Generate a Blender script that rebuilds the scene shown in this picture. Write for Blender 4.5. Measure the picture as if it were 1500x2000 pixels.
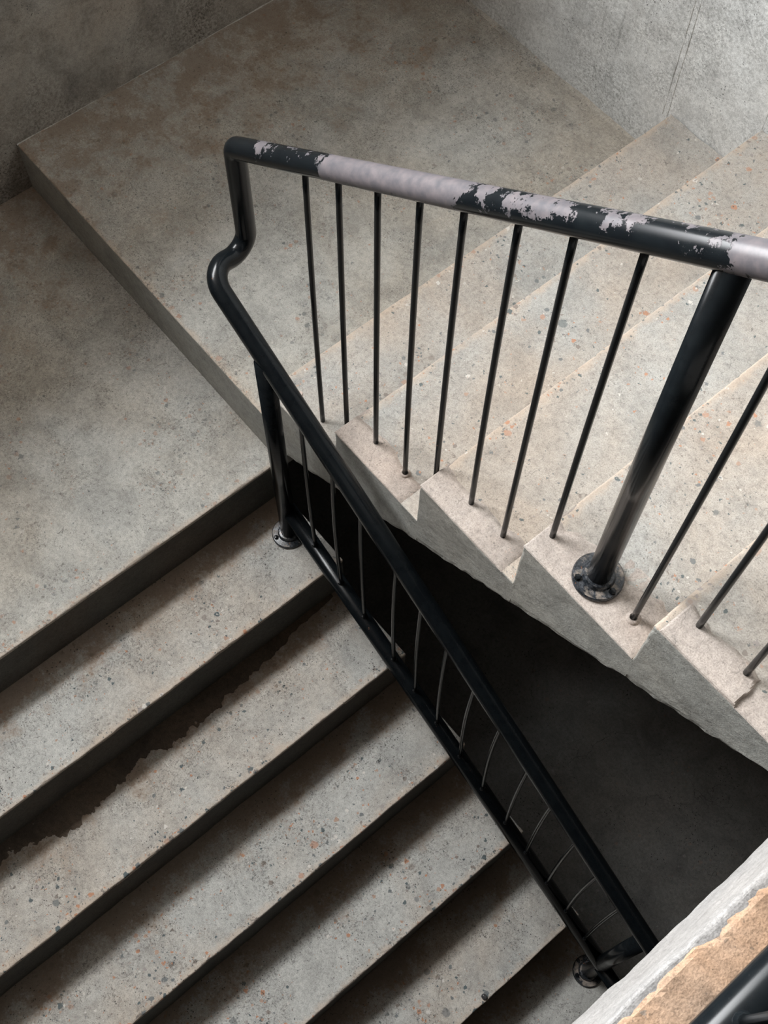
import bpy, bmesh, math, random
from mathutils import Vector, Matrix, noise

for o in list(bpy.data.objects):
    bpy.data.objects.remove(o)
scene = bpy.context.scene
col = scene.collection
random.seed(7)

# ------------------------------------------------------------------ key dimensions (metres)
# x runs along both flights away from the landing wall, y towards the bright side wall, z up; landing at z = 0
XB = -1.134            # wall behind the landing
YW = 1.316             # wall beside the rising flight
YL = -1.50             # wall beside the descending flight
XE = 5.5               # far end of the stairwell
RL = 0.165             # riser of the descending flight
XA, GL = 0.0153, 0.2569
UX = [0.0031, 0.2588, 0.5251, 0.7879, 1.0520, 1.3150, 1.5780, 1.8410, 2.1040]
UZ = [0.1560, 0.3094, 0.4640, 0.6333, 0.7902, 0.9490, 1.1080, 1.2670, 1.4260]
FLOOR_LOW = -1.65
FLOOR_UP = 1.43

# ------------------------------------------------------------------ camera
cam_data = bpy.data.cameras.new('camera')
cam = bpy.data.objects.new('camera', cam_data)
col.objects.link(cam)
yaw, tilt, roll = math.radians(139.0387), math.radians(25.9262), math.radians(1.3085)
fh = Vector((math.cos(yaw), math.sin(yaw), 0)); up = Vector((0, 0, 1))
fwd = math.sin(tilt) * fh - math.cos(tilt) * up
u_ = math.cos(tilt) * fh + math.sin(tilt) * up
r_ = fwd.cross(u_)
right = math.cos(roll) * r_ + math.sin(roll) * u_
upv = -math.sin(roll) * r_ + math.cos(roll) * u_
m = Matrix((right, upv, -fwd)).transposed().to_4x4()
m.translation = Vector((1.2662, -0.7315, 2.4823))
cam.matrix_world = m
cam_data.sensor_fit = 'AUTO'
cam_data.sensor_width = 36.0
cam_data.lens = 2322.12 / 2000.0 * 36.0
cam_data.clip_start = 0.02
scene.camera = cam

# ------------------------------------------------------------------ world, daylight, exposure
world = bpy.data.worlds.new('overcast_sky')
scene.world = world
world.use_nodes = True
wn = world.node_tree
bg = wn.nodes['Background']
bg.inputs['Color'].default_value = (0.97, 0.985, 1.0, 1)
bg.inputs['Strength'].default_value = 46.0

# opening above the parapet behind the landing and the one in the wall beside the descending flight
OPEN_BACK = (YL, 0.30, 2.00, 3.90)       # y0, y1, z0, z1
def portal(name, loc, size, axis):
    l = bpy.data.lights.new(name, 'AREA')
    l.shape = 'RECTANGLE'; l.size, l.size_y = size
    l.cycles.is_portal = True
    o = bpy.data.objects.new(name, l); col.objects.link(o)
    o.location = loc
    o.rotation_euler = Vector(axis).to_track_quat('-Z', 'Y').to_euler()
    return o
y0, y1, z0, z1 = OPEN_BACK
portal('daylight_opening', (XB - 0.10, (y0 + y1) / 2, (z0 + z1) / 2), (y1 - y0, z1 - z0), (1, 0, 0))

vs = scene.view_settings
vs.view_transform = 'Standard'; vs.look = 'None'
vs.exposure = 0.0; vs.gamma = 1.0; vs.use_curve_mapping = False

# ------------------------------------------------------------------ node helpers
class NT:
    def __init__(self, name):
        self.mat = bpy.data.materials.new(name); self.mat.use_nodes = True
        self.t = self.mat.node_tree; self.n = self.t.nodes; self.l = self.t.links
        self.bsdf = self.n['Principled BSDF']
        self.pos = self.n.new('ShaderNodeNewGeometry')
    def _in(self, sock, v):
        if v is None: return
        if hasattr(v, 'links'): self.l.new(v, sock)
        else:
            if sock.type == 'RGBA' and not isinstance(v, (int, float)) and len(v) == 3: v = (*v, 1)
            sock.default_value = v
    def P(self, scale=(1, 1, 1), rot=(0, 0, 0), loc=(0, 0, 0)):
        mp = self.n.new('ShaderNodeMapping')
        self.l.new(self.pos.outputs['Position'], mp.inputs['Vector'])
        mp.inputs['Scale'].default_value = scale; mp.inputs['Rotation'].default_value = rot
        mp.inputs['Location'].default_value = loc
        return mp.outputs['Vector']
    def noise(self, vec, scale, detail=4, rough=0.55, dist=0.0, color=False):
        t = self.n.new('ShaderNodeTexNoise'); self._in(t.inputs['Vector'], vec)
        t.inputs['Scale'].default_value = scale; t.inputs['Detail'].default_value = detail
        t.inputs['Roughness'].default_value = rough; t.inputs['Distortion'].default_value = dist
        return t.outputs['Color' if color else 'Fac']
    def vor(self, vec, scale, feature='F1', rand=1.0):
        t = self.n.new('ShaderNodeTexVoronoi'); t.feature = feature
        self._in(t.inputs['Vector'], vec); t.inputs['Scale'].default_value = scale
        t.inputs['Randomness'].default_value = rand
        return t
    def ramp(self, fac, stops, interp='LINEAR'):
        t = self.n.new('ShaderNodeValToRGB'); t.color_ramp.interpolation = interp
        e = t.color_ramp.elements
        while len(e) < len(stops): e.new(0.5)
        for el, (p, c) in zip(e, stops):
            el.position = p
            el.color = (c, c, c, 1) if isinstance(c, (int, float)) else (*c, 1)
        self._in(t.inputs['Fac'], fac)
        return t.outputs['Color']
    def math(self, op, a, b=None, c=None, clamp=False):
        t = self.n.new('ShaderNodeMath'); t.operation = op; t.use_clamp = clamp
        self._in(t.inputs[0], a); self._in(t.inputs[1], b)
        if c is not None: self._in(t.inputs[2], c)
        return t.outputs[0]
    def mix(self, fac, a, b, mode='MIX'):
        t = self.n.new('ShaderNodeMix'); t.data_type = 'RGBA'; t.blend_type = mode
        self._in(t.inputs[0], fac); self._in(t.inputs[6], a); self._in(t.inputs[7], b)
        return t.outputs[2]
    def vadd(self, a, b, s):
        sc = self.n.new('ShaderNodeVectorMath'); sc.operation = 'SCALE'
        self._in(sc.inputs[0], b); sc.inputs['Scale'].default_value = s
        t = self.n.new('ShaderNodeVectorMath'); t.operation = 'ADD'
        self._in(t.inputs[0], a); self.l.new(sc.outputs[0], t.inputs[1])
        return t.outputs[0]
    def rng(self, v, a, b, c=0.0, d=1.0, smooth=False):
        t = self.n.new('ShaderNodeMapRange'); t.clamp = True
        if smooth: t.interpolation_type = 'SMOOTHSTEP'
        self._in(t.inputs['Value'], v)
        t.inputs['From Min'].default_value = a; t.inputs['From Max'].default_value = b
        t.inputs['To Min'].default_value = c; t.inputs['To Max'].default_value = d
        return t.outputs[0]
    def sep(self, v):
        t = self.n.new('ShaderNodeSeparateXYZ'); self.l.new(v, t.inputs[0]); return t.outputs
    def bump(self, h, strength, dist, normal=None):
        t = self.n.new('ShaderNodeBump'); t.inputs['Strength'].default_value = strength
        t.inputs['Distance'].default_value = dist
        self._in(t.inputs['Height'], h)
        if normal is not None: self.l.new(normal, t.inputs['Normal'])
        return t.outputs[0]

def concrete(name, cool, warm, warm_bias=0.5, agg=0.5, speck=0.5, crack=0.3, mottle=0.35,
             stain=0.0, stain_col=(0.13, 0.12, 0.11), rough=0.8, drip=False, scratch=0.8, dirt_shade=0.0, seed=0.0):
    k = NT(name)
    P = k.P(loc=(seed, seed * 0.7, seed * 1.3))
    wob = k.noise(P, 14, 3, 0.6, color=True)
    wobf = k.noise(P, 160, 2, 0.6, color=True)
    # large tone drift cool grey to warm beige
    big = k.noise(P, 2.2, 5, 0.6, 0.4)
    c = k.mix(k.rng(big, 0.62 - 0.24 * warm_bias - 0.1, 0.78 - 0.24 * warm_bias), cool, warm)
    # cloudy mottling
    mid = k.noise(P, 9, 6, 0.65, 0.6)
    c = k.mix(1.0, c, k.ramp(mid, [(0.28, 1 - mottle), (0.55, 1.0), (0.8, 1.0 + 0.3 * mottle)]), 'MULTIPLY')
    # trowel swirls: thin arcs
    if scratch:
        for sc, wd, lo, am in ((24, 0.0075, 0.50, 0.75), (52, 0.010, 0.52, 0.6)):
            rn = k.noise(k.P(loc=(seed + sc, 1.1, 0)), sc, 2, 0.5, 0.9)
            ln = k.rng(k.math('ABSOLUTE', k.math('SUBTRACT', rn, 0.5)), wd, wd * 0.25)
            msk = k.rng(k.noise(P, sc * 1.3, 3, 0.65), lo, lo + 0.12)
            c = k.mix(k.math('MULTIPLY', k.math('MULTIPLY', ln, msk), am * scratch), c, (0.10, 0.095, 0.085))
    # fine sand grain
    gr = k.noise(P, 420, 3, 0.7)
    c = k.mix(1.0, c, k.ramp(gr, [(0.25, 0.58), (0.5, 1.0), (0.75, 1.24)]), 'MULTIPLY')
    gr2 = k.noise(P, 95, 4, 0.7)
    c = k.mix(1.0, c, k.ramp(gr2, [(0.3, 0.76), (0.52, 1.0), (0.75, 1.12)]), 'MULTIPLY')
    height = k.math('ADD', k.math('MULTIPLY', k.noise(P, 420, 1), 0.5), k.math('MULTIPLY', k.noise(P, 60, 2), 1.2))
    at = k.n.new('ShaderNodeAttribute'); at.attribute_name = 'edge'; edge = at.outputs['Fac']
    if agg > 0.3:
        ew = k.rng(k.math('ADD', edge, k.math('MULTIPLY', k.math('SUBTRACT', k.noise(P, 26, 5, 0.7), 0.55), 1.6)), 0.35, 0.85)
        c = k.mix(k.math('MULTIPLY', ew, 0.55), c, (0.52, 0.41, 0.315))
    # exposed aggregate stones
    if agg:
        Pa = k.vadd(P, wobf, 0.011)
        clus = k.noise(P, 5.5, 4, 0.6)
        for sc, th0, th1, amt in ((62, 0.10, 0.40, 1.0), (135, 0.12, 0.40, 1.0), (27, 0.06, 0.27, 0.7)):
            v = k.vor(Pa, sc)
            rs = k.sep(v.outputs['Color'])
            th = k.math('MULTIPLY', k.rng(rs[0], 0.55, 1.0, 0.0, th1 * 1.1), k.math('ADD', k.rng(clus, 0.36, 0.66, 0.22, 1.25), k.math('MULTIPLY', edge, 0.45)))
            msk = k.math('MULTIPLY', k.rng(k.math('SUBTRACT', th, v.outputs['Distance']), 0.0, 0.05), min(1, agg * amt))
            stone = k.ramp(rs[1], [(0.0, (0.085, 0.11, 0.115)), (0.22, (0.15, 0.16, 0.16)), (0.40, (0.22, 0.19, 0.165)),
                                   (0.56, (0.44, 0.22, 0.13)), (0.70, (0.40, 0.27, 0.20)), (0.84, (0.60, 0.57, 0.52)),
                                   (0.93, (0.30, 0.27, 0.25))], 'CONSTANT')
            c = k.mix(msk, c, stone)
    if dirt_shade:  # brown dirt on treads; on the landing also shade put into the colour
        a2 = k.n.new('ShaderNodeAttribute'); a2.attribute_name = 'dust'  # dirt mask; on the landing it also carries painted shade
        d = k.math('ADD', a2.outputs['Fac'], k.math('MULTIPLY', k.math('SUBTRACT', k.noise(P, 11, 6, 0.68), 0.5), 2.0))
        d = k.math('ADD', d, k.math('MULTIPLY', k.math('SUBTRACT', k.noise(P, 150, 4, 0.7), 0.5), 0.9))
        c = k.mix(k.math('MULTIPLY', k.rng(d, 0.30, 0.75), dirt_shade), c, k.mix(k.noise(P, 70, 4, 0.7), (0.15, 0.095, 0.06), (0.27, 0.20, 0.14)))
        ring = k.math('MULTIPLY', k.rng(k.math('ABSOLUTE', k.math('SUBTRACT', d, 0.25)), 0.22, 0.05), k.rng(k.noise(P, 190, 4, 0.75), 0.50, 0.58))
        c = k.mix(k.math('MULTIPLY', ring, 0.75 * dirt_shade), c, (0.04, 0.036, 0.03))
    # pits and dark specks
    if speck:
        v = k.vor(k.vadd(P, wobf, 0.004), 210)
        rs = k.sep(v.outputs['Color'])
        cl = k.noise(P, 7.5, 5, 0.65)
        th = k.math('MULTIPLY', k.rng(rs[0], 0.72, 1.0, 0, 0.46), k.rng(cl, 0.36, 0.66, 0.1, 1.3))
        msk = k.rng(k.math('SUBTRACT', th, v.outputs['Distance']), 0.0, 0.08)
        c = k.mix(k.math('MULTIPLY', msk, speck), c, (0.035, 0.034, 0.030))
        # frayed grime, like worn black dust
        fr = k.noise(P, 130, 6, 0.78)
        reg = k.noise(P, 3.4, 4, 0.6)
        f2 = k.math('MULTIPLY', k.rng(fr, 0.57, 0.66), k.rng(reg, 0.46, 0.68))
        c = k.mix(k.math('MULTIPLY', f2, 0.8 * speck), c, (0.06, 0.058, 0.052))
    # hairline cracks
    if crack:
        v = k.vor(k.vadd(P, wob, 0.10), 4.2, 'DISTANCE_TO_EDGE')
        ln = k.math('MULTIPLY', k.rng(v.outputs['Distance'], 0.006, 0.0), k.rng(k.noise(P, 6, 3), 0.52, 0.60))
        c = k.mix(k.math('MULTIPLY', ln, crack), c, (0.05, 0.047, 0.043))
    # blotchy stains with shapes of their own
    if stain:
        s = k.noise(k.P(loc=(seed + 3.1, 1.7, 4.4)), 1.9, 7, 0.66, 0.8)
        f = k.math('MULTIPLY', k.rng(s, 0.42, 0.62), k.rng(k.noise(P, 120, 6, 0.78), 0.46, 0.58))
        c = k.mix(k.math('MULTIPLY', f, stain), c, stain_col)
    if drip:
        s = k.noise(k.P(scale=(26, 26, 1.6), loc=(2.3, 0, 0)), 1.0, 5, 0.6)
        f = k.math('MULTIPLY', k.rng(s, 0.58, 0.70), k.rng(k.noise(P, 80, 5, 0.7), 0.42, 0.60))
        c = k.mix(k.math('MULTIPLY', f, 0.6), c, (0.14, 0.14, 0.132))
    k._in(k.bsdf.inputs['Base Color'], c)
    k._in(k.bsdf.inputs['Roughness'], k.rng(mid, 0.3, 0.7, rough - 0.10, rough + 0.08))
    k.bsdf.inputs['Specular IOR Level'].default_value = 0.32
    nb = k.bump(height, 0.55, 0.0016)
    k.l.new(nb, k.bsdf.inputs['Normal'])
    return k.mat

M = {}
M['tread_up'] = concrete('worn_concrete_rising_steps', (0.40, 0.39, 0.362), (0.425, 0.365, 0.305), 0.55, agg=0.85, speck=0.35, crack=0.35, mottle=0.22, seed=1.0)
M['tread_low'] = concrete('worn_concrete_descending_steps', (0.46, 0.455, 0.425), (0.46, 0.41, 0.35), 0.42, agg=0.95, speck=0.8, crack=0.4, mottle=0.30, dirt_shade=0.8, seed=5.0)
M['landing'] = concrete('trowelled_concrete_landing', (0.495, 0.49, 0.455), (0.465, 0.425, 0.362), 0.45, agg=0.6, speck=0.5, crack=0.3, mottle=0.34, scratch=1.0, stain=0.3, stain_col=(0.20, 0.185, 0.165), dirt_shade=0.7, seed=9.0)
M['side'] = concrete('rendered_concrete_wall', (0.70, 0.715, 0.705), (0.66, 0.655, 0.63), 0.35, agg=0.0, speck=0.7, crack=0.5, mottle=0.30, stain=0.85, stain_col=(0.17, 0.17, 0.162), drip=True, scratch=0.12, seed=13.0)
M['back'] = concrete('stained_concrete_parapet', (0.37, 0.345, 0.31), (0.34, 0.29, 0.24), 0.5, agg=0.0, speck=0.8, crack=0.3, mottle=0.45, stain=0.95, stain_col=(0.085, 0.072, 0.058), scratch=0.2, seed=17.0)
M['flank'] = concrete('grey_cement_flank', (0.37, 0.372, 0.345), (0.36, 0.345, 0.305), 0.35, agg=0.0, speck=0.45, crack=0.3, mottle=0.28, scratch=0.35, stain=0.25, stain_col=(0.20, 0.19, 0.17), seed=23.0)
M['mortar'] = concrete('pinkish_mortar', (0.415, 0.372, 0.335), (0.41, 0.338, 0.288), 0.55, agg=0.12, speck=0.35, crack=0.5, mottle=0.25, scratch=0.35, seed=21.0)
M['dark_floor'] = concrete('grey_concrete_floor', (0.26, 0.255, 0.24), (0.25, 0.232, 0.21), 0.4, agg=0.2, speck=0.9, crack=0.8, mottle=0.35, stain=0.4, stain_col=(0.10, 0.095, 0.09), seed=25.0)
M['white_edge'] = concrete('pale_plaster_edge', (0.255, 0.248, 0.24), (0.24, 0.228, 0.216), 0.4, agg=0.0, speck=0.12, crack=0.2, mottle=0.16, scratch=0.4, seed=29.0)
M['ochre'] = concrete('ochre_worn_screed', (0.34, 0.31, 0.265), (0.345, 0.205, 0.118), 1.2, agg=0.5, speck=0.45, crack=0.7, mottle=0.35, scratch=0.15, seed=33.0)
M['riser'] = concrete('shade_darkened_riser_cement', (0.115, 0.112, 0.10), (0.12, 0.10, 0.082), 0.4, agg=0.0, speck=0.5, crack=0.3, mottle=0.35, scratch=0.0, seed=45.0)  # shade of the faces turned away from daylight, put into a darker colour
M['crust'] = concrete('dark_dried_grime', (0.085, 0.066, 0.050), (0.13, 0.092, 0.062), 0.5, agg=0.0, speck=0.6, crack=0.5, mottle=0.5, scratch=0.0, rough=0.85, seed=37.0)

def paint(name, wear='none'):
    k = NT(name)
    P = k.P()
    px = k.sep(P)
    n1 = k.noise(P, 34, 8, 0.70)
    n2 = k.noise(k.P(loc=(4, 2, 1)), 120, 6, 0.72)
    nz = k.sep(k.pos.outputs['Normal'])[2]
    black = k.mix(k.rng(k.noise(P, 40, 2), 0.35, 0.7), (0.0042, 0.0056, 0.0068), (0.0065, 0.0085, 0.0098))
    # dust film
    dust = k.math('MULTIPLY', k.rng(k.noise(P, 260, 4, 0.75), 0.62, 0.74), 0.035)
    black = k.mix(dust, black, (0.25, 0.24, 0.22))
    prim = k.mix(k.rng(k.noise(P, 60, 5, 0.6), 0.35, 0.7), (0.115, 0.101, 0.105), (0.068, 0.066, 0.073))
    rough = k.rng(k.noise(P, 12, 2), 0.3, 0.7, 0.17, 0.26)
    if wear == 'rail':
        # bare lengths where hands and knocks took the paint off, given by distance along the rail
        reg = k.ramp(k.rng(px[0], -0.2, 1.3), [
            (0.0, 0.10), (0.125, 0.18), (0.150, 0.62), (0.175, 0.36), (0.272, 0.42), (0.284, 0.92),
            (0.47, 0.95), (0.487, 0.50), (0.56, 0.56), (0.62, 0.46), (0.70, 0.46), (0.735, 0.50), (0.755, 0.95), (1.0, 0.95)])
        low = k.rng(px[1], -0.03, 0.02)                    # the descending rail kept its paint
        reg = k.math('ADD', k.math('MULTIPLY', reg, low), k.math('MULTIPLY', k.math('SUBTRACT', 1.0, low), k.rng(px[0], -0.1, 0.9, 0.27, 0.16)))
        f = k.math('ADD', k.math('MULTIPLY', reg, 1.0), k.math('MULTIPLY', k.math('SUBTRACT', n1, 0.5), 1.5))
        f = k.math('ADD', f, k.math('MULTIPLY', k.math('SUBTRACT', n2, 0.5), 0.45))
        f = k.math('ADD', f, k.math('MULTIPLY', k.math('SUBTRACT', nz, 0.45), 0.22))
        msk = k.rng(f, 0.575, 0.60)
        rust = k.mix(low, (0.24, 0.115, 0.07), prim)
        c = k.mix(msk, black, rust)
        rough = k.math('ADD', rough, k.math('MULTIPLY', msk, 0.16))
        nb = k.bump(k.math('SUBTRACT', 1.0, msk), 0.5, 0.0006)
    else:
        amt = {'none': 0.70, 'some': 0.655}[wear]
        f = k.math('ADD', k.math('MULTIPLY', n1, 0.75), k.math('MULTIPLY', n2, 0.25))
        msk = k.rng(f, amt, amt + 0.02)
        c = k.mix(msk, black, (0.20, 0.095, 0.055))
        rough = k.math('ADD', rough, k.math('MULTIPLY', msk, 0.4))
        nb = None
    k._in(k.bsdf.inputs['Base Color'], c)
    k._in(k.bsdf.inputs['Roughness'], rough)
    k.bsdf.inputs['Specular IOR Level'].default_value = 0.22
    if nb is not None: k.l.new(nb, k.bsdf.inputs['Normal'])
    return k.mat
M['paint_rail'] = paint('black_paint_worn_to_primer', 'rail')
M['paint'] = paint('black_gloss_paint', 'none')
M['paint_some'] = paint('black_gloss_paint_chipped', 'some')
def flange_paint():
    k = NT('dusty_black_paint'); P = k.P()
    nz = k.sep(k.pos.outputs['Normal'])[2]
    d = k.math('MULTIPLY', k.rng(k.noise(P, 38, 6, 0.65), 0.53, 0.66), k.rng(nz, 0.6, 0.95))
    base = k.mix(k.rng(k.noise(P, 160, 5, 0.7), 0.45, 0.7), (0.010, 0.013, 0.016), (0.07, 0.075, 0.085))
    rust = k.rng(k.noise(k.P(loc=(7, 3, 2)), 90, 4, 0.6), 0.66, 0.69)
    c = k.mix(k.math('MULTIPLY', d, 0.75), base, (0.33, 0.275, 0.225))
    c = k.mix(rust, c, (0.20, 0.075, 0.03))
    k._in(k.bsdf.inputs['Base Color'], c)
    k._in(k.bsdf.inputs['Roughness'], k.math('ADD', 0.26, k.math('MULTIPLY', d, 0.5)))
    k.l.new(k.bump(k.noise(P, 200, 4), 0.3, 0.0008), k.bsdf.inputs['Normal'])
    return k.mat
M['flange'] = flange_paint()
def plain(name, a, b, scale, rough):
    k = NT(name); P = k.P()
    k._in(k.bsdf.inputs['Base Color'], k.mix(k.rng(k.noise(P, scale, 5, 0.7), 0.35, 0.65), a, b))
    k.bsdf.inputs['Roughness'].default_value = rough
    k.l.new(k.bump(k.noise(P, scale * 2, 3), 0.3, 0.0006), k.bsdf.inputs['Normal'])
    return k.mat
M['dim'] = plain('unseen_concrete_toned_dark_brown', (0.070, 0.060, 0.050), (0.062, 0.048, 0.038), 6, 0.9)  # unseen walls and roof, toned dark brown to hold back and warm bounce light
M['pink_disc'] = plain('pale_pink_stone', (0.42, 0.31, 0.26), (0.52, 0.44, 0.38), 300, 0.7)
M['pebble'] = plain('dark_glossy_stone', (0.02, 0.02, 0.022), (0.09, 0.09, 0.09), 200, 0.25)

# ------------------------------------------------------------------ object helpers
def link_mesh(name, verts, faces, mat, parent=None, smooth=False):
    me = bpy.data.meshes.new(name)
    me.from_pydata(verts, [], faces); me.update()
    if smooth:
        for p in me.polygons: p.use_smooth = True
    me.materials.append(M[mat])
    o = bpy.data.objects.new(name, me); col.objects.link(o)
    if parent is not None:
        o.parent = parent
        o.matrix_parent_inverse = parent.matrix_world.inverted() if False else Matrix.Identity(4)
    return o
def point_attr(o, name, fn):
    a = o.data.attributes.new(name, 'FLOAT', 'POINT')
    a.data.foreach_set('value', [max(0.0, min(1.0, fn(v.co))) for v in o.data.vertices])
def tag(o, label=None, cat=None, group=None, kind=None):
    if label: o['label'] = label
    if cat: o['category'] = cat
    if group: o['group'] = group
    if kind: o['kind'] = kind
    return o
def thing(name, loc, label, cat, group=None):
    o = bpy.data.objects.new(name, None); col.objects.link(o)
    o.location = loc; o.empty_display_size = 0.1
    return tag(o, label, cat, group)
def nz3(x, y, z, s, off=0.0):
    return noise.noise(Vector((x * s + off, y * s + off * 0.37, z * s - off)))
def lines(a, b, step, fine_a=True, fine_b=True):
    e = [0, .0015, .0035, .006, .010, .016]
    L = b - a; r = [a, b]
    lo, hi = a, b
    if fine_a: r += [a + t for t in e]; lo = a + .016
    if fine_b: r += [b - t for t in e]; hi = b - .016
    n = max(1, int(round((hi - lo) / step)))
    r += [lo + (hi - lo) * i / n for i in range(n + 1)]
    r = sorted(r); out = [r[0]]
    for v in r[1:]:
        if v - out[-1] > 0.0006: out.append(v)
    out[-1] = b
    return out
def grid_shell(us, vs_, ws, fn):
    """Six faces of a box grid, every vertex sent through fn(u, v, w)."""
    verts, faces, idx = [], [], {}
    nu, nv, nw = len(us), len(vs_), len(ws)
    def V(i, j, k):
        key = (i, j, k)
        if key not in idx:
            idx[key] = len(verts); verts.append(fn(us[i], vs_[j], ws[k]))
        return idx[key]
    for i in range(nu - 1):
        for j in range(nv - 1):
            faces.append((V(i, j, nw - 1), V(i + 1, j, nw - 1), V(i + 1, j + 1, nw - 1), V(i, j + 1, nw - 1)))
    for i in (0, nu - 1):
        for j in range(nv - 1):
            for k in range(nw - 1):
                f = (V(i, j, k), V(i, j, k + 1), V(i, j + 1, k + 1), V(i, j + 1, k))
                faces.append(f if i == 0 else f[::-1])
    for j in (0, nv - 1):
        for i in range(nu - 1):
            for k in range(nw - 1):
                f = (V(i, j, k), V(i + 1, j, k), V(i + 1, j, k + 1), V(i, j, k + 1))
                faces.append(f if j == 0 else f[::-1])
    for i in range(nu - 1):
        for j in range(nv - 1):
            faces.append((V(i, j, 0), V(i, j + 1, 0), V(i + 1, j + 1, 0), V(i + 1, j, 0)))
    return verts, faces
def chip_radius(x, y, z, base=0.0035, amp=0.010):
    amp *= 1.5
    n = nz3(x, y, z, 9.0) * 0.6 + nz3(x, y, z, 34.0, 3.0) * 0.5 + nz3(x, y, z, 90.0, 8.0) * 0.2
    return base + amp * max(0.0, n) ** 1.4 + 0.0009 * nz3(x, y, z, 60, 5)
def round_corner(p, limits):
    """limits: list of (axis, sign, plane): material lies on the -sign side of each plane; rounds where they meet."""
    rad = max(0.0012, chip_radius(*p))
    inner = list(p)
    for ax, sg, pl in limits:
        lim = pl - sg * rad
        if (inner[ax] - lim) * sg > 0: inner[ax] = lim
    d = Vector(p) - Vector(inner)
    L = d.length
    cnt = sum(1 for c in d if abs(c) > 1e-7)
    if cnt >= 2: return Vector(inner) + d * (rad / L)
    return Vector(p)
def wobble_top(p, plane, amp=0.0016):
    if abs(p.z - plane) < 0.02:
        p.z += amp * (nz3(p.x, p.y, 0, 4.5) + 0.5 * nz3(p.x, p.y, 0, 14, 2))
    return p

# ------------------------------------------------------------------ setting: walls, floors
def wall(name, x0, x1, y0, y1, z0, z1, mat, label, wob=0.003, step=0.06, face=None):
    us = lines(x0, x1, step, False, False); vs_ = lines(y0, y1, step, False, False); ws = lines(z0, z1, step, False, False)
    def fn(x, y, z):
        d = wob * (nz3(x, y, z, 2.1) + 0.5 * nz3(x, y, z, 7.0, 4))
        p = Vector((x, y, z))
        if face: p[face[0]] += d if abs(p[face[0]] - face[1]) < 1e-6 else 0
        return p
    v, f = grid_shell(us, vs_, ws, fn)
    return tag(link_mesh(name, v, f, mat, smooth=False), label, None, None, 'structure')

wall('wall_back', XB - 0.16, XB, YL, YW, FLOOR_LOW, OPEN_BACK[2], 'back', 'dark stained concrete parapet wall behind the landing', face=(0, XB), step=0.05)
wall_right = wall('wall_right', XB - 0.16, XE, YW, YW + 0.16, FLOOR_LOW, 4.0, 'side', 'pale grey rendered wall beside the rising steps', face=(1, YW), step=0.05)
wall('wall_left', XB - 0.16, XE, YL - 0.16, YL, FLOOR_LOW, 4.0, 'dim', 'unseen concrete wall beside the descending steps, toned dark brown to hold back bounce light', step=0.3)
wall('wall_front', XE, XE + 0.16, YL - 0.16, YW + 0.16, FLOOR_LOW, 4.0, 'dim', 'unseen wall at the far end of the stairwell, toned dark brown to hold back bounce light', step=0.3)
# jamb of the opening and the roof slab
wall('trim_2', XB - 0.16, XB, OPEN_BACK[1], YW, OPEN_BACK[2], 4.0, 'back', 'concrete pier between the opening and the side wall', step=0.3)
wall('ceiling', XB - 0.55, XE + 0.16, YL - 0.16, YW + 0.16, 4.0, 4.16, 'dim', 'unseen concrete roof slab, toned dark, over the stairwell with an unseen overhang added to shade the landing', step=0.5)  # eave is added out of view to cut sky light near the back wall
wall('trim_1', XB - 0.16, XB, YL, OPEN_BACK[1], OPEN_BACK[3], 4.0, 'back', 'concrete beam over the open side of the landing', step=0.3)
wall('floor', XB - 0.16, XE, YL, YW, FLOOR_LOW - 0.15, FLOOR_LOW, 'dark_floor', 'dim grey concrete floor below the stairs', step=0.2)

# half landings: the higher one meets the rising flight, the lower one the descending flight
def slab(name, x0, x1, y0, y1, zb, zt, mat, label, limits, fine):
    us = lines(x0, x1, 0.02, fine[0], fine[1]); vs_ = lines(y0, y1, 0.02, fine[2], fine[3])
    ws = lines(zb, zt, 0.02, False, True)
    def fn(x, y, z):
        return wobble_top(round_corner((x, y, z), limits), zt)
    v, f = grid_shell(us, vs_, ws, fn)
    return tag(link_mesh(name, v, f, mat), label, None, None, 'structure')
higher_landing = slab('floor', XB, UX[0] + 0.006, 0.0, YW, -0.22, 0.0, 'landing', 'higher half of the concrete landing, dusty and trowelled',
     [(1, -1, 0.0), (2, 1, 0.0)], (False, False, True, False))
point_attr(higher_landing, 'edge', lambda c: (1 - abs(c.y) / 0.03) if c.z > -0.02 else 0)
point_attr(higher_landing, 'dust', lambda c: 0.75 * (1 - (c.x - XB) / 0.75))  # brown dirt mixed with painted shade, deepening towards the wall behind the landing
higher_landing.data.materials.append(M['flank'])
for p in higher_landing.data.polygons:
    if p.normal.y < -0.8: p.material_index = 1
lower_landing = slab('floor', XB, XA, YL, -0.0005, -0.40, -RL, 'landing', 'lower half of the concrete landing, one riser down',
     [(0, 1, XA), (2, 1, -RL)], (False, True, False, False))
point_attr(lower_landing, 'edge', lambda c: (1 - abs(c.x - XA) / 0.03) if c.z > -RL - 0.02 else 0)
point_attr(lower_landing, 'dust', lambda c: 0.75 * (1 - (c.x - XB) / 0.75))  # same mix of dirt and painted shade on the lower half
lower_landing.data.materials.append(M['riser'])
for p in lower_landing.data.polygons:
    if p.normal.x > 0.8 and p.center.z < -RL - 0.012: p.material_index = 1

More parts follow.
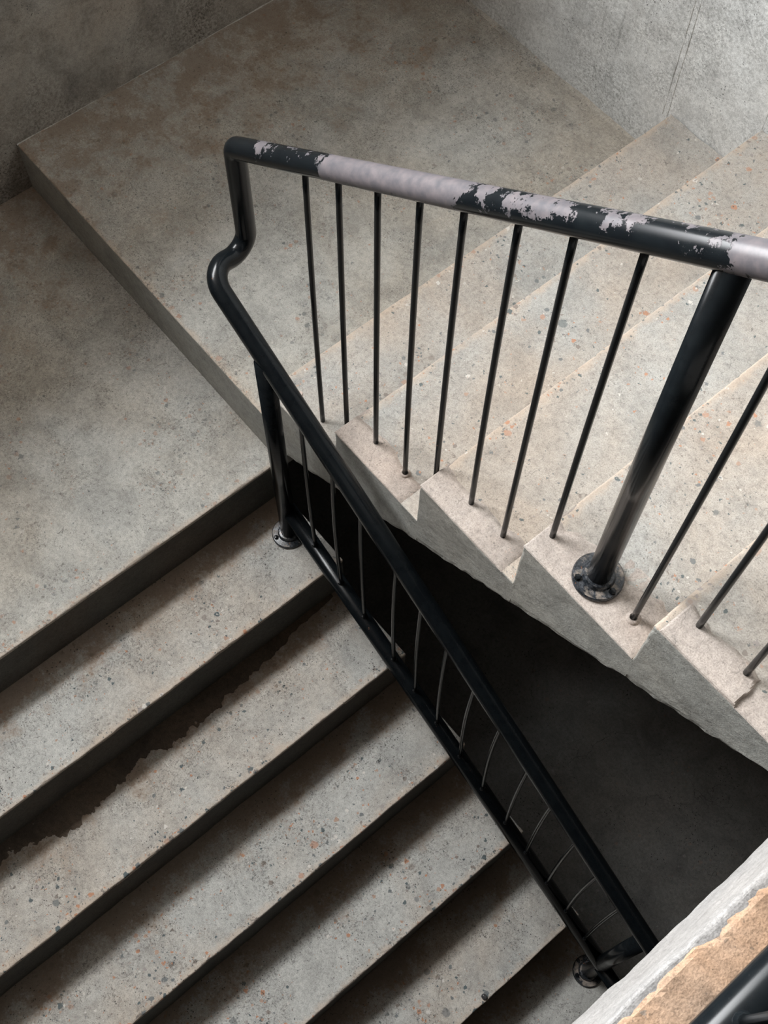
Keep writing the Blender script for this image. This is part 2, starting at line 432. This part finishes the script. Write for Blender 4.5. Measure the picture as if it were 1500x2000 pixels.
# floor slab of the storey above, its pale broken edge and ochre screed
def upper_slab():
    x0, x1, y0, y1, zb, zt = 1.352, XE, YL, -0.02, 1.17, FLOOR_UP
    us = lines(x0, x0 + 0.30, 0.006, True, False) + lines(x0 + 0.30, x1, 0.2, False, False)[1:]
    vs_ = lines(y0, y1, 0.007, False, True)
    ws = lines(zb, zt, 0.012, False, True)
    def fn(x, y, z):
        p = round_corner((x, y, z), [(0, -1, x0), (1, 1, y1), (2, 1, zt)])
        if x < x0 + 0.05:
            p.x += 0.004 * nz3(0, y, z, 7) + 0.0022 * nz3(0, y, z, 40)
        if z > zt - 0.02: p.z += 0.0012 * nz3(x, y, 0, 22)
        if z < zb + 0.001: p.z += 0.006 * nz3(0, y, 0, 12)
        return p
    v, f = grid_shell(us, vs_, ws, fn)
    return tag(link_mesh('floor', v, f, 'white_edge'), 'upper storey floor slab with a pale chipped edge', None, None, 'structure')
slab_up = upper_slab()
def screed():
    x0, x1, y0, y1 = 1.352, 2.2, YL, -0.03
    us = lines(x0 + 0.002, x0 + 0.25, 0.004, False, False) + lines(x0 + 0.25, x1, 0.1, False, False)[1:]
    vs_ = lines(y0, y1, 0.006, False, False)
    verts, faces = [], []
    for y in vs_:
        off = 0.005 + 0.006 * nz3(0, y, 0, 11) + 0.006 * nz3(0, y, 0, 45, 3) + 0.003 * nz3(0, y, 0, 140, 6)
        for i, x in enumerate(us):
            xx = max(x, x0 + off - 0.003) if i else x0 + off - 0.003
            e = (x - (x0 + off)) / 0.006
            h = 0.0035 * max(0.0, min(1.0, e)) - 0.0008
            if i == 0: h = -0.003
            verts.append((max(x, x0 + off - 0.003), y, FLOOR_UP + h + 0.0009 * nz3(x, y, 0, 30) + 0.0004 * nz3(x, y, 0, 120)))
    n = len(us)
    for j in range(len(vs_) - 1):
        for i in range(n - 1):
            faces.append((j * n + i, j * n + i + 1, (j + 1) * n + i + 1, (j + 1) * n + i))
    return link_mesh('screed', verts, faces, 'ochre', slab_up)
tag(screed(), 'worn ochre screed with a ragged pale edge')

# coarse mortar fillets where walls meet the landing
def fillet(name, pts, w, label):
    """pts: callable t-> (foot point, into-floor dir); a low rough bead along a wall foot"""
    verts, faces = [], []
    prof = [(0.0, 1.25), (0.25, 0.85), (0.55, 0.35), (1.0, 0.0), (1.1, -0.15), (0.0, -0.15)]
    n = 140
    for i in range(n + 1):
        p, d = pts(i / n)
        k = w * (1 + 0.35 * nz3(p.x, p.y, p.z, 9) + 0.2 * nz3(p.x, p.y, p.z, 40))
        for a, b in prof:
            verts.append(p + d * (a * k) + Vector((0, 0, b * k * 0.8)))
    q = len(prof)
    for i in range(n):
        for j in range(q):
            faces.append((i * q + j, i * q + (j + 1) % q, (i + 1) * q + (j + 1) % q, (i + 1) * q + j))
    return tag(link_mesh(name, verts, faces, 'landing'), label, None, None, 'structure')
fillet('baseboard_right', lambda t: (Vector((XB + (UX[0] - XB) * t, YW + 0.004, 0)), Vector((0, -1, 0))), 0.013, 'rough mortar bead along the foot of the pale wall')
fillet('baseboard_back', lambda t: (Vector((XB - 0.004, YW * t, 0)), Vector((1, 0, 0))), 0.006, 'rough mortar bead along the foot of the dark parapet')

# ------------------------------------------------------------------ the two flights
def soffit(x): return -0.119 + 0.627 * x
def make_step_up(k, parent):
    x0, x1 = UX[k], (UX[k + 1] if k + 1 < len(UX) else UX[k] + 0.30)
    zt = UZ[k]; zprev = UZ[k - 1] if k else 0.0
    fine = k <= 5
    us = lines(x0, x1 + 0.004, 0.012 if fine else 0.05, True, False)
    vs_ = lines(0.0, YW - 0.003, 0.012 if fine else 0.06, True, False)
    ws = lines(0.0, 1.0, 0.06, False, False)
    H = zt - soffit((x0 + x1) / 2)
    ws = sorted(set([0.0, 0.02 / H, 0.04 / H] + [i / 12 for i in range(1, 11)] + [1 - e / H for e in (.016, .010, .006, .0035, .0015, 0)]))
    def fn(x, y, w):
        zb = soffit(x) + 0.008 * nz3(x, y, 0, 11) + 0.005 * nz3(x, y, 0, 45, 3)
        z = zb + (zt - zb) * w
        lim = [(1, -1, 0.0), (2, 1, zt)]
        if z > zprev + 0.004: lim.append((0, -1, x0))
        p = round_corner((x, y, z), lim)
        p = wobble_top(p, zt)
        if w < 0.001:
            if y < 0.012: p.y += 0.002 + 0.003 * nz3(p.x, 0, 0, 30)
        elif y < 1e-6:
            p.y += 0.0015 * nz3(p.x, 0, p.z, 8) + 0.0008 * nz3(p.x, 0, p.z, 30, 2)
        return p - Vector(parent.location)
    v, f = grid_shell(us, vs_, ws, fn)
    o = link_mesh('step', v, f, 'tread_up', parent)
    ox, oz = parent.location.x, parent.location.z
    point_attr(o, 'edge', lambda c: (1 - abs(c.x + ox - x0) / 0.035) if c.z + oz > zt - 0.02 else 0)
    o.data.materials.append(M['flank'])
    for p in o.data.polygons:
        if p.normal.y < -0.8: p.material_index = 1
    return o
flight_up = thing('stair_flight', (UX[0], YW / 2, 0.0), 'pale concrete flight of steps rising beside the grey wall', 'stairs')
steps_up = [make_step_up(k, flight_up) for k in range(len(UX))]

def make_step_low(k, parent):
    x1 = XA + k * GL; x0 = x1 - GL
    zt = -(k + 1) * RL; znext = zt - RL
    fine = k <= 7
    us = lines(x0 - 0.004, x1, 0.012 if fine else 0.05, False, True)
    vs_ = lines(YL + 0.003, -0.004, 0.012 if fine else 0.05, False, True)
    ws = lines(zt - 0.34, zt, 0.03, False, True)
    def fn(x, y, z):
        lim = [(1, 1, -0.004), (2, 1, zt)]
        if z > znext + 0.004: lim.append((0, 1, x1))
        p = wobble_top(round_corner((x, y, max(z, FLOOR_LOW - 0.02)), lim), zt)
        if x > x1 - 0.03: p.x += 0.0022 * nz3(k, y, 0, 6) + 0.0012 * nz3(k, y, 0, 24)
        return p - Vector(parent.location)
    v, f = grid_shell(us, vs_, ws, fn)
    o = link_mesh('step', v, f, 'tread_low', parent)
    ox, oz = parent.location.x, parent.location.z
    point_attr(o, 'edge', lambda c: (1 - abs(c.x + ox - x1) / 0.035) if c.z + oz > zt - 0.02 else 0)
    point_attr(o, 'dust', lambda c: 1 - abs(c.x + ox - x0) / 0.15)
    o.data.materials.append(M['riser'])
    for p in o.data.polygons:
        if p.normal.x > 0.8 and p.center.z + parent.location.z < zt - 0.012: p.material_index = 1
    return o
flight_low = thing('stair_flight', (XA + 9 * GL, YL / 2, FLOOR_LOW), 'speckled concrete flight of steps descending from the lower half landing', 'stairs')
steps_low = {k: make_step_low(k, flight_low) for k in range(1, 9)}

# mortar strips trowelled along the open ends of the rising steps
def strip(k, w0, h, xa, xb, seed, broken=False):
    par = steps_up[k]; base = Vector(flight_up.location)
    us = lines(xa, xb, 0.005, True, True); vs_ = lines(-0.001, w0 + 0.03, 0.004, True, False)
    verts, faces = [], []
    for x in us:
        wx = w0 * (1 + 0.25 * nz3(x, seed, 0, 13) + 0.10 * nz3(x, seed, 0, 50, 2))
        for y in vs_:
            e1 = (wx - y) / 0.012
            e2 = (xb - x + 0.012 * nz3(y, seed, 1, 30)) / 0.004 if broken else (xb - x) / 0.02
            e3 = (y + 0.001) / 0.004; e4 = (x - xa) / 0.004
            e = min(1.0, e1, e2, e3 + 0.2, e4 + 0.2)
            e = max(-0.25, e); e = e if e < 0 else e * (2 - e)
            hh = h * e * (0.8 + 0.35 * nz3(x, y, seed, 16)) + 0.0005 * nz3(x, y, seed, 90)
            verts.append(Vector((x, y, UZ[k] + max(hh, -0.0025))) - base)
    n = len(vs_)
    for i in range(len(us) - 1):
        for j in range(n - 1):
            faces.append((i * n + j, (i + 1) * n + j, (i + 1) * n + j + 1, i * n + j + 1))
    o = link_mesh('mortar_strip', verts, faces, 'mortar', par)
    return o
strip(1, 0.062, 0.006, UX[1] + 0.001, UX[2] - 0.05, 1.3)
strip(2, 0.066, 0.006, UX[2] + 0.001, UX[3] - 0.03, 2.7)
strip(3, 0.095, 0.005, UX[3] + 0.001, UX[4] - 0.002, 3.9)
strip(4, 0.068, 0.011, UX[4] + 0.012, 1.219, 5.1, True)
strip(4, 0.055, 0.004, 1.215, UX[5], 6.4)

# formwork ridges and mortar leftovers on the side wall, mortar beads where the rising steps meet it
def ridge(x, z0, z1, w, seed):
    verts, faces = [], []
    n = 160
    for i in range(n + 1):
        z = z0 + (z1 - z0) * i / n
        xx = x + 0.002 * nz3(seed, z, 0, 9)
        h = 0.0030 * max(0.15, 0.55 + 0.8 * nz3(seed, z, 1, 22))
        wv = w * (1 + 0.4 * nz3(seed, z, 2, 30))
        wy = YW + 0.003 * (nz3(xx, YW, z, 2.1) + 0.5 * nz3(xx, YW, z, 7.0, 4))
        for a, b in ((-1, 0.001), (-0.45, -h), (0.35, -h * 0.9), (1, 0.001)):
            verts.append((xx + a * wv, wy + b, z))
    for i in range(n):
        for j in range(3):
            faces.append((i * 4 + j, i * 4 + j + 1, (i + 1) * 4 + j + 1, (i + 1) * 4 + j))
    return link_mesh('formwork_ridge', verts, faces, 'side', wall_right)
ridge(-0.020, UZ[0] - 0.01, 2.4, 0.0035, 1.0)
ridge(-0.004, UZ[0] - 0.01, 2.4, 0.0030, 5.0)
ridge(0.262, 0.30, 2.4, 0.0030, 9.0)
def wall_bead(k, xa, xb, w):
    base = Vector(flight_up.location); verts, faces = [], []
    prof = [(0.0, 1.1), (0.3, 0.75), (0.65, 0.3), (1.0, 0.0), (1.1, -0.2), (-0.2, -0.2)]
    n = 60; q = len(prof)
    for i in range(n + 1):
        x = xa + (xb - xa) * i / n
        t = w * (1 + 0.5 * nz3(x, k, 0, 14) + 0.3 * nz3(x, k, 0, 60))
        for a, b in prof:
            verts.append(Vector((x, YW - 0.0035 - max(0, a) * t, UZ[k] + b * t)) - base)
    for i in range(n):
        for j in range(q):
            faces.append((i * q + j, i * q + (j + 1) % q, (i + 1) * q + (j + 1) % q, (i + 1) * q + j))
    link_mesh('mortar_bead', verts, faces, 'tread_up', steps_up[k])
for k in (0, 1, 2):
    wall_bead(k, UX[k] + 0.006, UX[k + 1] - 0.001, 0.010)

# ------------------------------------------------------------------ pipes
def fillet_path(pts, radii, seg=10):
    pts = [Vector(p) for p in pts]; out = [pts[0]]
    for i in range(1, len(pts) - 1):
        a, b, c = pts[i - 1], pts[i], pts[i + 1]
        r = radii[i - 1]
        d1 = (a - b).normalized(); d2 = (c - b).normalized()
        ang = d1.angle(d2); cut = r / math.tan(ang / 2)
        cut = min(cut, 0.48 * (a - b).length, 0.48 * (c - b).length)
        s, e = b + d1 * cut, b + d2 * cut
        rr = cut * math.tan(ang / 2)
        cen = b + (d1 + d2).normalized() * (rr / math.sin(ang / 2))
        v1, v2 = s - cen, e - cen
        tot = v1.angle(v2); ax = v1.cross(v2).normalized()
        for j in range(seg + 1):
            out.append(cen + Matrix.Rotation(tot * j / seg, 3, ax) @ v1)
    out.append(pts[-1])
    return out
def densify(path, step):
    out = [path[0]]
    for a, b in zip(path, path[1:]):
        n = max(1, int((b - a).length / step))
        out += [a.lerp(b, i / n) for i in range(1, n + 1)]
    return out
def tube(path, r, sides=24, caps=True, radii=None):
    verts, faces = [], []
    t0 = (path[1] - path[0]).normalized()
    ref = Vector((0, 1, 0)) if abs(t0.y) < 0.9 else Vector((1, 0, 0))
    nrm = (ref - t0 * ref.dot(t0)).normalized()
    for i, p in enumerate(path):
        if i == 0: t = t0
        elif i == len(path) - 1: t = (path[-1] - path[-2]).normalized()
        else: t = (path[i + 1] - path[i - 1]).normalized()
        nrm = (nrm - t * nrm.dot(t)).normalized(); bn = t.cross(nrm)
        rr = radii[i] if radii else r
        for j in range(sides):
            a = 2 * math.pi * j / sides
            verts.append(p + (nrm * math.cos(a) + bn * math.sin(a)) * rr)
    for i in range(len(path) - 1):
        for j in range(sides):
            faces.append((i * sides + j, i * sides + (j + 1) % sides, (i + 1) * sides + (j + 1) % sides, (i + 1) * sides + j))
    if caps:
        faces.append(tuple(range(sides))[::-1]); faces.append(tuple((len(path) - 1) * sides + j for j in range(sides)))
    return verts, faces
def lathe(prof, sides=32):
    """prof: list of (radius, height) about z"""
    verts, faces = [], []
    for r, h in prof:
        for j in range(sides):
            a = 2 * math.pi * j / sides; verts.append(Vector((r * math.cos(a), r * math.sin(a), h)))
    for i in range(len(prof) - 1):
        for j in range(sides):
            faces.append((i * sides + j, i * sides + (j + 1) % sides, (i + 1) * sides + (j + 1) % sides, (i + 1) * sides + j))
    faces.append(tuple((len(prof) - 1) * sides + j for j in range(sides))); faces.append(tuple(range(sides))[::-1])
    return verts, faces
def add_pipe(name, path, r, mat, parent, sides=24, radii=None):
    v, f = tube(path, r, sides, radii=radii)
    base = Vector(parent_root(parent).location) if parent else Vector()
    return link_mesh(name, [p - base for p in v], f, mat, parent, True)
def parent_root(o):
    while o.parent: o = o.parent
    return o
def add_lathe(name, prof, at, mat, parent, sides=32, smooth=True):
    v, f = lathe(prof, sides)
    base = Vector(parent_root(parent).location) if parent else Vector()
    o = link_mesh(name, [p + Vector(at) - base for p in v], f, mat, parent, smooth)
    if smooth:
        o.data.set_sharp_from_angle(angle=math.radians(40))
    return o

RP = 0.0208            # handrail and post pipe radius
RB = 0.0055            # baluster bar radius
YU, YD = 0.050, -0.060
def rail_up(x): return 0.888 + 0.674 * x
def rail_dn(x): return 0.562 - 0.6335 * x
def low_rail(x): return -0.112 - 0.567 * x

railing = thing('stair_railing', (0.125, -0.060, -2 * RL), 'black painted pipe railing wrapping round the stairwell, paint worn off the upper rail', 'railing')
path = fillet_path([(2.2, YU, rail_up(2.2)), (-0.068, YU, rail_up(-0.068)), (-0.070, YU, 0.555), (-0.050, YD, 0.594), (2.05, YD, rail_dn(2.05))],
                   [0.030, 0.040, 0.050])
tag(add_pipe('handrail', densify(path, 0.03), RP, 'paint_rail', railing, 28), 'black handrail worn to grey primer on the rising side')

def post(x, y, z0, z1, ang0, mat='paint'):
    o = add_pipe('post', [Vector((x, y, z0 + 0.004)), Vector((x, y, z1))], RP, mat, railing, 28)
    add_lathe('base_flange', [(0.0445, 0.0), (0.0445, 0.005), (0.0425, 0.0075), (0.029, 0.0085), (0.0275, 0.014), (0.0255, 0.0175), (0.0215, 0.0185), (0.018, 0.0185)],
              (x, y, z0 + 0.0015), 'flange', o, 40)
    for i in range(3):
        a = ang0 + i * 2 * math.pi / 3
        add_lathe('bolt', [(0.0064, 0.0), (0.0064, 0.0045), (0.0050, 0.0062), (0.001, 0.0065)], (x + 0.0358 * math.cos(a), y + 0.0358 * math.sin(a), z0 + 0.0082), 'paint', o, 6, False)
    return o
post(0.9125, 0.055, UZ[3] + 0.0045, rail_up(0.9125), math.radians(236))
post(0.125, -0.066, -2 * RL, rail_dn(0.125), math.radians(255))
post(1.428, -0.058, -7 * RL, rail_dn(1.431) - 0.014, math.radians(250))
post(1.74, 0.055, UZ[6], rail_up(1.74), math.radians(236))

bx = [0.1482, 0.2382, 0.3352, 0.4296, 0.5188, 0.6173, 0.7063, 0.8072, 1.0017, 1.097, 1.1937]
bx += [1.2900, 1.3860, 1.4830, 1.5790, 1.6750, 1.8350, 1.9310, 2.0270]
def tread_z(x):
    z = 0.0
    for k in range(len(UX)):
        if x >= UX[k]: z = UZ[k]
    return z
def bowed(a, b, bow, n=14):
    return [a.lerp(b, i / n) + bow * (4 * (i / n) * (1 - i / n)) for i in range(n + 1)]
for i, x in enumerate(bx):
    z = tread_z(x)
    bw = Vector((random.uniform(-.002, .002), random.uniform(-.002, .002), 0))
    b = add_pipe('baluster', bowed(Vector((x, YU, z - 0.02)), Vector((x, YU, rail_up(x) - 0.012)), bw), RB, 'paint_some', railing, 14)
    if i in (3, 8, 9, 10):
        s = 1.0 + 0.25 * random.random()
        add_lathe('grout_collar', [(0.0125 * s, 0.0), (0.0115 * s, 0.005), (0.0095, 0.008), (0.007, 0.0085), (0.005, 0.006)], (x, YU, z + 0.0005), 'mortar', b, 16)
# descending panel: bottom rail and bars
add_pipe('bottom_rail', [Vector((0.125, YD, low_rail(0.125))), Vector((0.7, YD, low_rail(0.7))), Vector((1.431, YD, low_rail(1.431)))], RP, 'paint_some', railing, 24)
add_pipe('bottom_rail', [Vector((1.431, YD, low_rail(1.431) - 0.02)), Vector((2.05, YD, low_rail(2.05) - 0.04))], RP, 'paint_some', railing, 24)
lx = [0.231, 0.332, 0.424, 0.541, 0.627, 0.717, 0.812, 0.905, 1.003, 1.090, 1.181, 1.264, 1.347]
lx += [1.53, 1.625, 1.72, 1.815, 1.91]
for i, x in enumerate(lx):
    bw = Vector((-0.006 + random.uniform(-.003, .003), random.uniform(-.003, .001), 0))
    top, bot = Vector((x - 0.004, YD, rail_dn(x) - 0.012)), Vector((x + 0.004, YD, low_rail(x) + 0.010))
    b = add_pipe('baluster', bowed(bot, top, bw), 0.0052, 'paint', railing, 12)
    add_lathe('weld_bead', [(0.0095, 0.0), (0.0090, 0.004), (0.0068, 0.007), (0.004, 0.0075)], (x + 0.001, YD, low_rail(x) + 0.0165), 'paint', b, 12)

# guard railing along the edge of the upper floor
XG = 1.412
guard = thing('guard_railing', (XG, -0.75, FLOOR_UP), 'black pipe guard railing on the ochre upper floor edge', 'railing')
add_pipe('bottom_rail', densify([Vector((XG, YL, FLOOR_UP + 0.055)), Vector((XG, -0.05, FLOOR_UP + 0.055))], 0.05), 0.024, 'paint_some', guard, 32)
add_pipe('handrail', densify([Vector((XG, YL, FLOOR_UP + 0.86)), Vector((XG, -0.05, FLOOR_UP + 0.86))], 0.05), 0.0208, 'paint', guard, 28)
for y in (-1.36, -0.05):
    o = add_pipe('post', [Vector((XG, y, FLOOR_UP)), Vector((XG, y, FLOOR_UP + 0.86))], RP, 'paint', guard, 28)
    add_lathe('base_flange', [(0.0445, 0.0), (0.0445, 0.005), (0.0425, 0.0075), (0.029, 0.0085), (0.0255, 0.0175), (0.018, 0.0185)], (XG, y, FLOOR_UP + 0.002), 'flange', o, 40)
for i in range(12):
    y = -1.258 + i * 0.0965
    b = add_pipe('baluster', [Vector((XG, y, FLOOR_UP + 0.06)), Vector((XG, y, FLOOR_UP + 0.85))], RB, 'paint_some', guard, 14)
    add_lathe('weld_bead', [(0.0095, 0.0), (0.0090, 0.003), (0.0068, 0.006), (0.004, 0.0065)], (XG, y, FLOOR_UP + 0.078), 'paint', b, 12)

# ------------------------------------------------------------------ small things
def crust(k, pts, seed, z):
    """thin dark crust on a lower step, from the riser foot outwards; pts: list of (y, width)"""
    base = Vector(flight_low.location); par = steps_low[k]
    xr = XA + (k - 1) * GL - 0.001
    verts, faces = [], []
    n = 520; q = 14
    for i in range(n + 1):
        t = i / n * (len(pts) - 1); a = min(int(t), len(pts) - 2); fr = t - a
        y = pts[a][0] + (pts[a + 1][0] - pts[a][0]) * fr
        w = 0.85 * (pts[a][1] + (pts[a + 1][1] - pts[a][1]) * fr)
        w = max(0.004, w * (1 + 0.30 * nz3(y, seed, 0, 9) + 0.30 * nz3(y, seed, 0, 31, 1) + 0.12 * nz3(y, seed, 0, 95, 2) + 0.05 * nz3(y, seed, 0, 240, 5)))
        for j in range(q):
            s = j / (q - 1); x = xr + w * s
            h = 0.0016 * (1 - s) + 0.0016 + 0.0022 * nz3(x, y, seed, 46) + 0.0012 * nz3(x, y, seed, 120) - (0.0022 if j == q - 1 else 0)
            verts.append(Vector((x, y, z + h)) - base)
    for i in range(n):
        for j in range(q - 1):
            faces.append((i * q + j, (i + 1) * q + j, (i + 1) * q + j + 1, i * q + j + 1))
    o = link_mesh('grime_crust', verts, faces, 'crust', par)
    o['label'] = 'dark dried grime crust along the riser foot'
    return o
crust(2, [(-1.30, 0.06), (-1.12, 0.062), (-0.95, 0.095), (-0.80, 0.10), (-0.70, 0.055), (-0.62, 0.085), (-0.54, 0.07), (-0.46, 0.062), (-0.30, 0.045), (-0.12, 0.02), (-0.05, 0.01)], 4.4, -3 * RL)

o = add_lathe('stone_disc', [(0.0065, 0.0), (0.0068, 0.0015), (0.0058, 0.0026), (0.0048, 0.0022), (0.001, 0.0022)], (0.060, 0.0536, UZ[0] + 0.0008), 'pink_disc', None, 20)
tag(o, 'tiny round pinkish disc lying on the lowest rising step', 'stone')
def pebble(loc, r, mat, label):
    bm = bmesh.new(); bmesh.ops.create_icosphere(bm, subdivisions=3, radius=1)
    for v in bm.verts:
        d = 1 + 0.18 * noise.noise(v.co * 1.7 + Vector(loc) * 9)
        v.co = Vector((v.co.x * r * d, v.co.y * r * 0.85 * d, v.co.z * r * 0.55 * d))
    me = bpy.data.meshes.new('pebble'); bm.to_mesh(me); bm.free()
    for p in me.polygons: p.use_smooth = True
    me.materials.append(M[mat])
    ob = bpy.data.objects.new('pebble', me); col.objects.link(ob); ob.location = loc
    return tag(ob, label, 'stone')
pebble((1.288, -0.351, -6 * RL + 0.003), 0.0085, 'pebble', 'small dark glossy pebble at the edge of a descending step')
